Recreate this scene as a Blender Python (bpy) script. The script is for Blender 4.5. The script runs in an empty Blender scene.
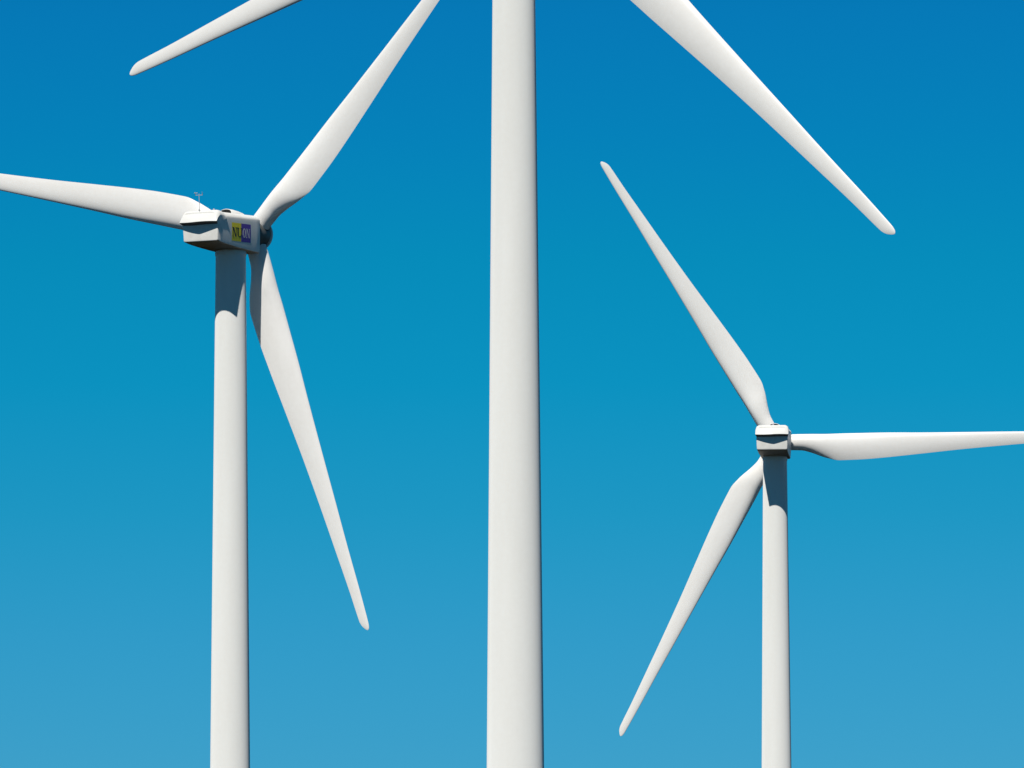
import bpy, bmesh, math, random
from mathutils import Matrix, Vector
rad = math.radians
sc = bpy.context.scene
col = sc.collection

# ------------------------------------------------------------------ camera and light constants
F_PX, Y_HOR, ROLL = 8769.17, 1249.67, -0.115
SUN_AZ, SUN_EL = 18.4, 52.3          # sun behind the camera, to its left
HUB_H, OVERHANG, TILT, CONE = 98.346, 4.545, 3.238, -1.623
TWIST = 0.883

# ------------------------------------------------------------------ materials
def mat(name):
    m = bpy.data.materials.new(name); m.use_nodes = True
    nt = m.node_tree
    return m, nt, nt.nodes['Principled BSDF']

def paint(name, base, dirt, rough, scale, stretch, amount, fine=6.0, spec=0.35, matt=.7):
    """weathered paint: two layers of noise mix a clean and a soiled tone; a fine noise varies the gloss."""
    m, nt, b = mat(name)
    N, L = nt.nodes, nt.links
    tc = N.new('ShaderNodeTexCoord')
    mp = N.new('ShaderNodeMapping'); mp.inputs['Scale'].default_value = stretch
    L.new(tc.outputs['Object'], mp.inputs['Vector'])
    n1 = N.new('ShaderNodeTexNoise'); n1.inputs['Scale'].default_value = scale; n1.inputs['Detail'].default_value = 6
    n1.inputs['Roughness'].default_value = 0.62
    n2 = N.new('ShaderNodeTexNoise'); n2.inputs['Scale'].default_value = fine; n2.inputs['Detail'].default_value = 4
    L.new(mp.outputs[0], n1.inputs['Vector']); L.new(tc.outputs['Object'], n2.inputs['Vector'])
    add = N.new('ShaderNodeMath'); add.operation = 'MULTIPLY_ADD'
    L.new(n2.outputs['Fac'], add.inputs[0]); add.inputs[1].default_value = 0.35; L.new(n1.outputs['Fac'], add.inputs[2])
    mr = N.new('ShaderNodeMapRange'); mr.inputs[1].default_value = 0.52; mr.inputs[2].default_value = 0.98
    mr.inputs[3].default_value = 0.0; mr.inputs[4].default_value = amount
    L.new(add.outputs[0], mr.inputs[0])
    mx = N.new('ShaderNodeMix'); mx.data_type = 'RGBA'
    mx.inputs[6].default_value = (*base, 1); mx.inputs[7].default_value = (*dirt, 1)
    L.new(mr.outputs[0], mx.inputs[0]); L.new(mx.outputs[2], b.inputs['Base Color'])
    rr = N.new('ShaderNodeMapRange'); rr.inputs[3].default_value = rough - .06; rr.inputs[4].default_value = rough + .1
    L.new(n2.outputs['Fac'], rr.inputs[0]); L.new(rr.outputs[0], b.inputs['Roughness'])
    b.inputs['Specular IOR Level'].default_value = spec
    b.inputs['Diffuse Roughness'].default_value = matt
    return m

M_TOWER = paint('tower_paint', (.90, .893, .865), (.81, .795, .755), .5, .35, (1, 1, .12), .55, 3.0, matt=1.)
M_BLADE = paint('blade_gelcoat', (.905, .89, .868), (.80, .775, .74), .40, .5, (1, 1, .25), .6, 2.5, matt=.85)
M_NAC = paint('nacelle_gelcoat', (.84, .83, .80), (.62, .60, .55), .42, .9, (1, .5, 1), .5, 4.0)
M_HOOD = paint('hood_gelcoat', (.80, .795, .77), (.70, .68, .64), .4, .9, (1, 1, 1), .35, 4.0)
M_HUB = paint('hub_casting', (.13, .135, .13), (.07, .07, .065), .45, .8, (1, 1, 1), .6, 4.0)
M_SPIN = paint('spinner_gelcoat', (.80, .79, .76), (.62, .60, .55), .45, .8, (1, 1, 1), .5, 4.0)
M_BELLY_SHADE = paint('belly_shade', (.20, .175, .12), (.11, .09, .06), .5, .7, (1, .4, 1), .8, 3.0)  # dark brown base colour paints in the shade under the nacelle
M_DARK = paint('rubber_and_lip_shade', (.035, .035, .035), (.06, .055, .05), .6, 2, (1, 1, 1), .5)
M_STEEL = paint('galvanised_steel', (.50, .51, .53), (.36, .36, .37), .4, 3, (1, 1, 1), .5)
M_YEL = paint('yellow_vinyl', (.96, .80, .01), (.86, .70, .01), .45, 1.5, (1, 1, 1), .5)
M_PUR = paint('purple_vinyl', (.13, .045, .42), (.10, .04, .33), .45, 1.5, (1, 1, 1), .5)
M_BLK = paint('black_vinyl', (.012, .011, .011), (.02, .02, .018), .5, 2, (1, 1, 1), .5)
M_PALE = paint('pale_vinyl', (.80, .76, .76), (.68, .65, .66), .5, 2, (1, 1, 1), .5)
M_LENS = paint('frosted_lens', (.50, .46, .52), (.40, .36, .42), .3, 2, (1, 1, 1), .4)

def ground_mat():
    m, nt, b = mat('polder_field')
    N, L = nt.nodes, nt.links
    tc = N.new('ShaderNodeTexCoord')
    n1 = N.new('ShaderNodeTexNoise'); n1.inputs['Scale'].default_value = .004; n1.inputs['Detail'].default_value = 8
    n2 = N.new('ShaderNodeTexNoise'); n2.inputs['Scale'].default_value = .4; n2.inputs['Detail'].default_value = 6
    L.new(tc.outputs['Object'], n1.inputs['Vector']); L.new(tc.outputs['Object'], n2.inputs['Vector'])
    r = N.new('ShaderNodeValToRGB')
    r.color_ramp.elements[0].color = (.015, .012, .006, 1); r.color_ramp.elements[0].position = .35
    r.color_ramp.elements[1].color = (.024, .021, .009, 1); r.color_ramp.elements[1].position = .65
    L.new(n1.outputs['Fac'], r.inputs[0])
    mx = N.new('ShaderNodeMix'); mx.data_type = 'RGBA'; mx.blend_type = 'MULTIPLY'; mx.inputs[0].default_value = .35
    L.new(r.outputs[0], mx.inputs[6]); L.new(n2.outputs['Color'], mx.inputs[7]); L.new(mx.outputs[2], b.inputs['Base Color'])
    b.inputs['Roughness'].default_value = .95; b.inputs['Specular IOR Level'].default_value = .1
    return m

# ------------------------------------------------------------------ mesh helpers
def finish(bm, name, material, smooth=True, angle=35):
    bmesh.ops.recalc_face_normals(bm, faces=bm.faces[:])
    me = bpy.data.meshes.new(name)
    bm.to_mesh(me); bm.free()
    me.materials.append(material)
    for p in me.polygons: p.use_smooth = smooth
    if smooth and angle < 180:
        me.set_sharp_from_angle(angle=rad(angle))
    return me

def loft(bm, rings, caps=True):
    vs = [[bm.verts.new(p) for p in r] for r in rings]
    n = len(rings[0])
    for a, b in zip(vs[:-1], vs[1:]):
        for i in range(n):
            j = (i + 1) % n
            bm.faces.new((a[i], a[j], b[j], b[i]))
    if caps:
        bm.faces.new(vs[0]); bm.faces.new(vs[-1])

def strip(bm, a, b):
    va, vb = [bm.verts.new(p) for p in a], [bm.verts.new(p) for p in b]
    for i in range(len(a) - 1): bm.faces.new((va[i], vb[i], vb[i + 1], va[i + 1]))

def tube(bm, a, b, r, n=10, r2=None):
    a, b = Vector(a), Vector(b); d = (b - a).normalized()
    q = d.to_track_quat('Z', 'Y').to_matrix()
    r2 = r if r2 is None else r2
    ring = lambda c, rr: [c + q @ Vector((rr * math.cos(2 * math.pi * i / n), rr * math.sin(2 * math.pi * i / n), 0)) for i in range(n)]
    loft(bm, [ring(a, r), ring(b, r2)])

def lathe_y(bm, prof, n=96):
    loft(bm, [[(r * math.cos(2 * math.pi * i / n), y, r * math.sin(2 * math.pi * i / n)) for i in range(n)] for y, r in prof])

def lathe_z(bm, prof, n=128):
    loft(bm, [[(r * math.cos(2 * math.pi * i / n), r * math.sin(2 * math.pi * i / n), z) for i in range(n)] for z, r in prof])

def lerp(x, xs, ys):
    if x <= xs[0]: return ys[0]
    for i in range(len(xs) - 1):
        if x <= xs[i + 1]:
            t = (x - xs[i]) / (xs[i + 1] - xs[i]); return ys[i] + t * (ys[i + 1] - ys[i])
    return ys[-1]

def pchip(x, xs, ys):
    """monotone cubic through the stations"""
    n = len(xs)
    h = [xs[i + 1] - xs[i] for i in range(n - 1)]; d = [(ys[i + 1] - ys[i]) / h[i] for i in range(n - 1)]
    m = [d[0]] + [0 if d[i - 1] * d[i] <= 0 else 2 * d[i - 1] * d[i] / (d[i - 1] + d[i]) for i in range(1, n - 1)] + [d[-1]]
    if x <= xs[0]: return ys[0]
    if x >= xs[-1]: return ys[-1]
    i = max(k for k in range(n - 1) if xs[k] <= x)
    t = (x - xs[i]) / h[i]
    return ((2 * t**3 - 3 * t**2 + 1) * ys[i] + (t**3 - 2 * t**2 + t) * h[i] * m[i]
            + (-2 * t**3 + 3 * t**2) * ys[i + 1] + (t**3 - t**2) * h[i] * m[i + 1])

def smooth(t):
    t = max(0., min(1., t)); return t * t * (3 - 2 * t)

# ------------------------------------------------------------------ blade: local x = trailing direction, y = upwind, z = span
KS = [2, 3, 4, 6, 7.5, 10, 13, 17, 22, 27, 32, 36, 39, 39.45, 39.75, 39.92, 40]
XL = [.96, .95, .93, .88, .90, .88, .85, .73, .62, .53, .43, .39, .32, .30, .25, .185, .09]
XT = [.96, 1.02, 1.30, 2.06, 2.38, 2.34, 2.17, 1.86, 1.46, 1.14, .87, .66, .55, .42, .24, .10, .0]
def twist(s): return .8 + TWIST * lerp(s, [0, 6, 9, 12, 18, 25, 34, 40], [14, 13, 11, 8, 5, 2.5, .5, 0])
def rel_thick(s): return pchip(s, [1, 2, 3, 4, 6, 8, 11, 15, 22, 30, 40], [1, 1, .94, .77, .50, .37, .27, .21, .18, .16, .15])

def blade_mesh():
    bm = bmesh.new(); n = 64; rings = []
    st = [1.35, 1.7, 2.0, 2.3, 2.7] + [3 + .35 * i for i in range(24)] + [11.4 + .8 * i for i in range(35)]
    st = [s for s in st if s < 38.9] + [39, 39.25, 39.45, 39.6, 39.75, 39.85, 39.92, 39.97, 40]
    for s in st:
        xl, xt = pchip(s, KS, XL), pchip(s, KS, XT); c = xl + xt
        th = rel_thick(s); w = smooth((s - 2.2) / 5.2); b = rad(twist(s))
        ring = []
        for i in range(n):
            f = 2 * math.pi * i / n
            x = .5 * (1 - math.cos(f))
            yt = 5 * th * (.2969 * math.sqrt(x) - .126 * x - .3516 * x * x + .2843 * x**3 - .1036 * x**4)
            cam = .035 * 4 * x * (1 - x)
            ya = cam + yt if f <= math.pi else cam - yt
            yc = .5 * math.sin(f)
            y = (1 - w) * yc + w * ya
            along = xl - x * c                 # towards the leading edge
            nn = y * c                          # towards the suction side (downwind)
            t = along * math.cos(b) + nn * math.sin(b)
            a = along * math.sin(b) - nn * math.cos(b)
            ring.append((-t, a, s))
        rings.append(ring)
    loft(bm, rings)
    return finish(bm, 'blade', M_BLADE, True, 50)

def collar_mesh():
    bm = bmesh.new()
    lathe_z(bm, [(1.10, .90), (1.10, 1.01), (1.20, 1.02), (1.21, .97), (1.27, .97), (1.28, 1.0), (1.35, 1.0), (1.35, .9)], 64)
    for i in range(32):
        a = 2 * math.pi * i / 32
        tube(bm, (.99 * math.cos(a), .99 * math.sin(a), 1.19), (.99 * math.cos(a), .99 * math.sin(a), 1.30), .035, 6)
    return finish(bm, 'blade_bearing', M_DARK)

# ------------------------------------------------------------------ hub
def hub_mesh():
    bm = bmesh.new()
    lathe_y(bm, [(-1.95, 1.25), (-1.5, 1.25), (-1.48, 1.5), (-1.40, 1.57), (-1.1, 1.60), (-.3, 1.61), (.6, 1.58), (.9, 1.45), (.9, .2)])
    for i in range(24):                                   # bolt ring on the back of the hub
        a = 2 * math.pi * i / 24
        tube(bm, (1.42 * math.cos(a), -1.6, 1.42 * math.sin(a)), (1.42 * math.cos(a), -1.45, 1.42 * math.sin(a)), .05, 6)
    return finish(bm, 'hub', M_HUB)

def spinner_mesh():
    bm = bmesh.new()
    lathe_y(bm, [(.92, 1.60), (1.3, 1.54), (1.7, 1.3), (2.05, .86), (2.25, .42), (2.32, .05)])
    return finish(bm, 'spinner', M_SPIN)

# ------------------------------------------------------------------ nacelle
Y0, Y1 = -6.3, 2.7
def hw(y): return 1.87 - .02 * (y - Y0) / (Y1 - Y0)
def zbot(y): return -1.18 - .88 * max(0., (y - Y0) / (Y1 - Y0))**.7
def side_x(y, z):
    """the nacelle side: upright near the roof, tucking in towards the belly"""
    return hw(y) - .015 * max(0., .95 - z)**2
def section(y, ins=0.):
    t = (y - Y0) / (Y1 - Y0)
    w, zb, zt = hw(y) - ins, zbot(y) + ins, 1.57 - .05 * t - ins
    rt, rb = .52 - .08 * t, .14 + .05 * t
    wb = side_x(y, zb + rb) - ins
    top = [(w - rt + rt * math.cos(rad(11.25 * k)), zt - rt + rt * math.sin(rad(11.25 * k))) for k in range(9)]
    sid = [(side_x(y, zt - rt + (zb + rb - zt + rt) * k / 12) - ins, zt - rt + (zb + rb - zt + rt) * k / 12) for k in range(1, 12)]
    bot = [(wb - rb + rb * math.cos(rad(11.25 * k)), zb + rb - rb * math.sin(rad(11.25 * k))) for k in range(9)]
    half = top[::-1] + sid + bot                       # from the roof down to the belly, right-hand side
    pts = [(x, y, z) for x, z in half] + [(-x, y, z) for x, z in half[::-1]]
    # a slightly crowned roof
    return [(x, yy, z + (.10 * (1 - (x / w)**2) if z > zt - .02 else 0)) for x, yy, z in pts]

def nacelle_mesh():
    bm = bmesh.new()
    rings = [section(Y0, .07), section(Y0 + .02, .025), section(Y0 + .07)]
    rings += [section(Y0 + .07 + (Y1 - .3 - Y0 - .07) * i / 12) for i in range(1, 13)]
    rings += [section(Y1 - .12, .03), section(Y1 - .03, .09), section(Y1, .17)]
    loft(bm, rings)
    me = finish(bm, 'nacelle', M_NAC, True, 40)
    me.materials.append(M_BELLY_SHADE)
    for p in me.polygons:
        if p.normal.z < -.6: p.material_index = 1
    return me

def hood_mesh():
    bm = bmesh.new(); rings = []
    W, n = 1.97, 36
    zl = .62
    for k in range(n + 1):
        x = -W + 2 * W * k / n
        e = max(0., abs(x) - (W - .5)); zt = 1.74 - (.5 - math.sqrt(max(0, .25 - e * e)))
        bow = .36 * (1 - (abs(x) / W)**1.25)
        yl = -6.72 - bow
        lip = zl + .025 * math.sin(x * 1.6)
        L_ = lambda f: lip + f * (zt - lip)
        P = [(-4.6, zt - .25), (-5.2, zt - .05), (-5.6, zt - .005), (-5.8, zt), (-5.95, L_(.975)), (-6.08, L_(.91)), (-6.22, L_(.79)),
             (-6.38 - .2 * bow, L_(.60)), (-6.55 - .6 * bow, L_(.34)), (yl + .05, L_(.10)), (yl, lip + .01), (yl + .015, lip - .02),
             (yl + .10, lip - .085), (-6.27, lip - .26), (-5.6, lip - .1)]
        rings.append([(x * (.925 if j == 13 else .90 if j == 14 else 1.), y, z) for j, (y, z) in enumerate(P)])
    loft(bm, rings)
    me = finish(bm, 'cooling_hood', M_HOOD, True, 33)
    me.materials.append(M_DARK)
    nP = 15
    for k, p in enumerate(me.polygons):                  # dark gap under the lip, and the hood underside with its shade painted on
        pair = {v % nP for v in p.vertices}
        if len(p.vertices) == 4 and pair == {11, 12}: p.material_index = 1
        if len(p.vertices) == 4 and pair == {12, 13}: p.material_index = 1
    return me

def hatch_mesh():
    bm = bmesh.new(); rings = []
    for y, w, h in ((-.95, .68, .52), (-.9, .72, .55), (-.2, .80, .53), (.6, .82, .45), (1.4, .76, .33), (2.0, .6, .2), (2.45, .35, .06)):
        z0 = 1.60 - .006 * (y + .95)
        r = [(w * math.cos(rad(a)), y, z0 + h * math.sin(rad(a))**.75) for a in range(0, 181, 12)]
        rings.append(r + [(-w, y, z0 - .15), (w, y, z0 - .15)])
    loft(bm, rings)
    return finish(bm, 'roof_hatch', M_NAC, True, 45)

def slot_mesh():
    bm = bmesh.new()
    r = []
    for a in range(0, 181, 15):
        r.append((.58 * math.cos(rad(a)), 0, 1.68 + .41 * math.sin(rad(a))**.5))
    loft(bm, [[(x, -.97, z) for x, y, z in r], [(x, -.94, z) for x, y, z in r]])
    return finish(bm, 'hatch_opening', M_BLK, False)

def mast_mesh():
    bm = bmesh.new()
    tube(bm, (-.2, -6.0, 1.6), (-.2, -6.0, 3.34), .034, 10, .025)
    tube(bm, (-.6, -6.0, 3.2), (.2, -6.0, 3.2), .026, 8)
    tube(bm, (-.2, -6.0, 1.7), (-.2, -6.0, 1.86), .08, 10)
    return finish(bm, 'weather_mast', M_STEEL)

def cups_mesh():
    bm = bmesh.new(); x0, z0 = -.56, 3.42
    tube(bm, (x0, -6, 3.18), (x0, -6, z0 + .03), .03, 8)
    for k in range(3):
        a = rad(20 + 120 * k); p = Vector((x0 + .13 * math.cos(a), -6 + .13 * math.sin(a), z0))
        tube(bm, (x0, -6, z0), p, .012, 6)
        bmesh.ops.create_uvsphere(bm, u_segments=10, v_segments=8, radius=.055, matrix=Matrix.Translation(p))
    return finish(bm, 'anemometer', M_STEEL)

def vane_mesh():
    bm = bmesh.new(); x0, z0 = .16, 3.38
    tube(bm, (x0, -6, 3.18), (x0, -6, z0), .03, 8)
    tube(bm, (x0 + .06, -6.16, z0), (x0 - .06, -5.84, z0), .018, 6)
    p = [(x0 + .06, -6.16, z0 - .02), (x0 + .14, -6.34, z0 - .07), (x0 + .14, -6.34, z0 + .11), (x0 + .06, -6.16, z0 + .06)]
    loft(bm, [[(x - .008, y, z) for x, y, z in p], [(x + .008, y, z) for x, y, z in p]])
    return finish(bm, 'wind_vane', M_STEEL, False)

def beacon_mesh():
    bm = bmesh.new()
    lathe_z(bm, [(1.6, .10), (1.82, .10), (1.83, .13), (1.86, .13), (1.87, .09), (2.0, .085), (2.05, .05), (2.06, .005)], 20)
    bmesh.ops.translate(bm, verts=bm.verts[:], vec=(0, -3.4, 0))
    return finish(bm, 'warning_light', M_LENS)

# ------------------------------------------------------------------ lettering on the nacelle side; (u, v): u along the nacelle, v up
def side_poly(bm, pts, off, thick=.012):
    drop = lambda u, v: v - .012 * (u + 1.4)
    a = [(side_x(u, drop(u, v)) + off, u, drop(u, v)) for u, v in pts]
    b = [(x - thick, u, v) for x, u, v in a]
    loft(bm, [a, b])

def panel_mesh(u0, u1, v0, v1, m, name):
    bm = bmesh.new(); n = 14
    for off in (.004,):
        P = [[(side_x(u, v0 + (v1 - v0) * k / n) + off, u, v0 + (v1 - v0) * k / n - .012 * (u + 1.4)) for k in range(n + 1)] for u in (u0, u1)]
        strip(bm, P[0], P[1])
    return finish(bm, name, m, False)

def rect(u0, u1, v0, v1): return [(u0, v0), (u1, v0), (u1, v1), (u0, v1)]
def arcband(cu, cv, ru, rv, tu, tv, a0, a1, n=24):
    out = []
    for i in range(n):
        p, q = rad(a0 + (a1 - a0) * i / n), rad(a0 + (a1 - a0) * (i + 1) / n)
        out.append([(cu + ru * math.cos(p), cv + rv * math.sin(p)), (cu + ru * math.cos(q), cv + rv * math.sin(q)),
                    (cu + (ru - tu) * math.cos(q), cv + (rv - tv) * math.sin(q)), (cu + (ru - tu) * math.cos(p), cv + (rv - tv) * math.sin(p))])
    return out
def letter_N(u, v, w, h, bold):
    s = .045 * h / .85
    return [rect(u + .10 * w, u + .10 * w + bold * .45, v, v + h), rect(u + .82 * w, u + .82 * w + bold * .45, v, v + h),
            [(u + .06 * w, v + h), (u + .06 * w + bold * 1.15, v + h), (u + .90 * w, v), (u + .90 * w - bold * .75, v)],
            rect(u - .02 * w, u + .28 * w, v, v + s), rect(u - .04 * w, u + .2 * w, v + h - s, v + h), rect(u + .70 * w, u + 1.04 * w, v + h - s, v + h)]
def letter_U_left(u, v, w, h, bold):
    s = .045 * h / .85
    return [rect(u + .12 * w, u + .12 * w + bold, v + .32 * h, v + h), rect(u, u + .40 * w, v + h - s, v + h)] + \
        arcband(u + .52 * w, v + .34 * h, .40 * w, .34 * h, bold * .95, .08, 180, 262)
def letter_U_right(u, v, w, h, bold):
    s = .045 * h / .85
    return [rect(u + .92 * w - bold * .5, u + .92 * w, v + .32 * h, v + h), rect(u + .68 * w, u + 1.04 * w, v + h - s, v + h)] + \
        arcband(u + .52 * w, v + .34 * h, .40 * w, .34 * h, bold * .5, .08, 262, 360)
def letter_O(u, v, w, h, bold):
    return arcband(u + .5 * w, v + .5 * h, .5 * w, .52 * h, bold, .07, 0, 360, 40)
def letters_mesh(polys, m, name):
    bm = bmesh.new()
    for i, p in enumerate(polys): side_poly(bm, p, .0085 + .0006 * (i % 4), .004)
    return finish(bm, name, m, False)

# ------------------------------------------------------------------ tower
def tower_mesh():
    bm = bmesh.new(); prof = []
    R = lambda z: 2.318 - (2.329 - 1.422) * z / HUB_H
    prof += [(0, R(0) + .12), (.25, R(0) + .12), (.25, R(.25))]
    for z in range(2, 96, 2): prof.append((z, R(z)))
    prof += [(95.9, R(95.9)), (96.05, R(96)), (96.05, R(96) + .06), (96.35, R(96) + .06), (96.35, R(96) - .02), (96.9, R(96) - .02)]
    lathe_z(bm, prof, 160)
    return finish(bm, 'tower', M_TOWER, True, 30)

# ------------------------------------------------------------------ assemble
def link(name, me, parent=None, mx=None):
    o = bpy.data.objects.new(name, me); col.objects.link(o)
    if parent: o.parent = parent
    if mx is not None: o.matrix_local = mx
    return o

MESH = dict(tower=tower_mesh(), nacelle=nacelle_mesh(), cooling_hood=hood_mesh(), roof_hatch=hatch_mesh(), hatch_opening=slot_mesh(),
            weather_mast=mast_mesh(), anemometer=cups_mesh(), wind_vane=vane_mesh(), warning_light=beacon_mesh(),
            hub=hub_mesh(), spinner=spinner_mesh(), blade=blade_mesh(), blade_bearing=collar_mesh())

def turbine(label, x, y, yaw, phase, pitch, flex=(0, 0, 0), mast=True):
    root = bpy.data.objects.new('wind_turbine', None); col.objects.link(root)
    root.location = (x, y, 0); root.rotation_euler = (0, 0, -rad(yaw))
    root['label'] = label; root['category'] = 'wind turbine'; root['group'] = 'white wind turbines'
    link('tower', MESH['tower'], root)
    head = Matrix.Translation((0, 0, HUB_H)) @ Matrix.Rotation(rad(TILT), 4, 'X')
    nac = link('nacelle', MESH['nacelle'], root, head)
    for k in ('cooling_hood', 'roof_hatch', 'hatch_opening', 'warning_light') + (('weather_mast', 'anemometer', 'wind_vane') if mast else ()):
        link(k, MESH[k], nac)
    rotor = head @ Matrix.Translation((0, OVERHANG, 0))
    link('spinner', MESH['spinner'], link('hub', MESH['hub'], root, rotor))
    g = rad(CONE)
    for k in range(3):
        th = rad(phase + 120 * k + flex[k])       # each blade droops a little under its weight
        e0 = Vector((math.cos(th), 0, math.sin(th))); t = Vector((-math.sin(th), 0, math.cos(th))); a0 = Vector((0, 1, 0))
        e = e0 * math.cos(g) + a0 * math.sin(g); a = a0 * math.cos(g) - e0 * math.sin(g)
        m = Matrix((-t, a, e)).transposed().to_4x4()
        b = link('blade', MESH['blade'], root, rotor @ m @ Matrix.Rotation(-rad(pitch), 4, 'Z'))
        link('blade_bearing', MESH['blade_bearing'], b)
    return root, nac

t_sign, nac_sign = turbine('white wind turbine with a yellow and purple lettered panel on its nacelle', -26.708, 828.217, 25.354, -72.819, .31, (-.13, 0, 0))
turbine('largest wind turbine, a thick white tower and only two blade ends in view', .185, 607.865, 37.445, -163.843, .93)
turbine('smallest wind turbine, its plain nacelle seen from behind and one blade level', 31.5, 1046.724, 4.878, -118.543, -.88, (0, -.35, 0), mast=False)

nac_sign['label'] = 'nacelle with a yellow and purple lettered panel on its side'
link('sign_panel', panel_mesh(-3.37, -1.42, -1.10, .64, M_YEL, 'yellow_panel'), nac_sign)['label'] = 'yellow square half of the sign'
link('sign_panel', panel_mesh(-1.41, .57, -1.10, .64, M_PUR, 'purple_panel'), nac_sign)['label'] = 'purple square half of the sign'
V, H = -.68, .88
link('sign_lettering', letters_mesh(letter_N(-3.26, V, .88, H, .26) + letter_U_left(-2.36, V, 1.14, H, .25) + letter_U_right(-2.36, V, 1.14, H, .26), M_BLK, 'dark_letters'), nac_sign)['label'] = 'black first two letters of the sign'
link('sign_lettering', letters_mesh(letter_O(-1.10, V + .02, .66, H - .04, .17) + letter_N(-.38, V, .78, H, .17), M_PALE, 'pale_letters'), nac_sign)['label'] = 'pale last two letters of the sign'

# ------------------------------------------------------------------ the ground, one sheet to the horizon
bm = bmesh.new()
bmesh.ops.create_grid(bm, x_segments=40, y_segments=40, size=20000)
g = link('ground', finish(bm, 'ground', ground_mat(), False)); g['kind'] = 'structure'

# ------------------------------------------------------------------ sky and sun
w = bpy.data.worlds.new('World'); sc.world = w; w.use_nodes = True
nt = w.node_tree; N, L = nt.nodes, nt.links
bg = N['Background']; bg.inputs[1].default_value = .1
sk = N.new('ShaderNodeTexSky'); sk.sky_type = 'NISHITA'; sk.sun_disc = False
sk.sun_elevation = rad(SUN_EL); sk.sun_rotation = rad(180 + SUN_AZ); sk.dust_density = .3; sk.ozone_density = 3
tc = N.new('ShaderNodeTexCoord'); sp = N.new('ShaderNodeSeparateXYZ'); L.new(tc.outputs['Generated'], sp.inputs[0])
mr = N.new('ShaderNodeMapRange'); mr.inputs[1].default_value = 0; mr.inputs[2].default_value = .2; L.new(sp.outputs['Z'], mr.inputs[0])
cr = N.new('ShaderNodeValToRGB'); L.new(mr.outputs[0], cr.inputs[0])
SKY = [(.0, (.22, .52, .95)), (.2788, (.0782, .4712, .8056)), (.3468, (.0567, .4642, .7755)), (.4191, (.0262, .4617, .7249)), (.4912, (.0079, .4586, .7017)),
       (.563, (.0047, .4455, .6676)), (.6322, (.0042, .4015, .6757)), (.701, (.0050, .3708, .6701)), (.78, (.005, .31, .54)), (1., (.006, .20, .30))]
el = cr.color_ramp.elements
while len(el) < len(SKY): el.new(.5)
for e, (pos, c) in zip(el, SKY): e.position = pos
for e, (pos, c) in zip(el, SKY): e.position = pos; e.color = (*c, 1)
mx = N.new('ShaderNodeMix'); mx.data_type = 'RGBA'; mx.blend_type = 'MULTIPLY'; mx.inputs[0].default_value = 1
L.new(sk.outputs[0], mx.inputs[6]); L.new(cr.outputs[0], mx.inputs[7]); L.new(mx.outputs[2], bg.inputs[0])

sun = bpy.data.lights.new('sun', 'SUN'); sun.energy = 5.0; sun.angle = rad(.53); sun.color = (1, .96, .89)
so = bpy.data.objects.new('sun', sun); col.objects.link(so)
d = Vector((math.sin(rad(SUN_AZ)) * math.cos(rad(SUN_EL)), math.cos(rad(SUN_AZ)) * math.cos(rad(SUN_EL)), -math.sin(rad(SUN_EL))))
so.rotation_euler = d.to_track_quat('-Z', 'Y').to_euler(); so.location = (-60, -60, 150)

# ------------------------------------------------------------------ camera
pit, r = math.atan((Y_HOR - 384) / F_PX), rad(ROLL)
right, up, fwd = Vector((1, 0, 0)), Vector((0, -math.sin(pit), math.cos(pit))), Vector((0, math.cos(pit), math.sin(pit)))
R_ = right * math.cos(r) + up * math.sin(r); U_ = up * math.cos(r) - right * math.sin(r)
cam = bpy.data.cameras.new('camera'); cam.sensor_width = 36; cam.lens = F_PX / 1024 * 36; cam.clip_start = 1; cam.clip_end = 60000
co = bpy.data.objects.new('camera', cam); col.objects.link(co)
co.matrix_world = Matrix.Translation((0, 0, 2)) @ Matrix((R_, U_, -fwd)).transposed().to_4x4()
sc.camera = co
sc.view_settings.view_transform = 'Standard'; sc.view_settings.look = 'None'; sc.view_settings.exposure = 0
sc.cycles.filter_width = 1.5
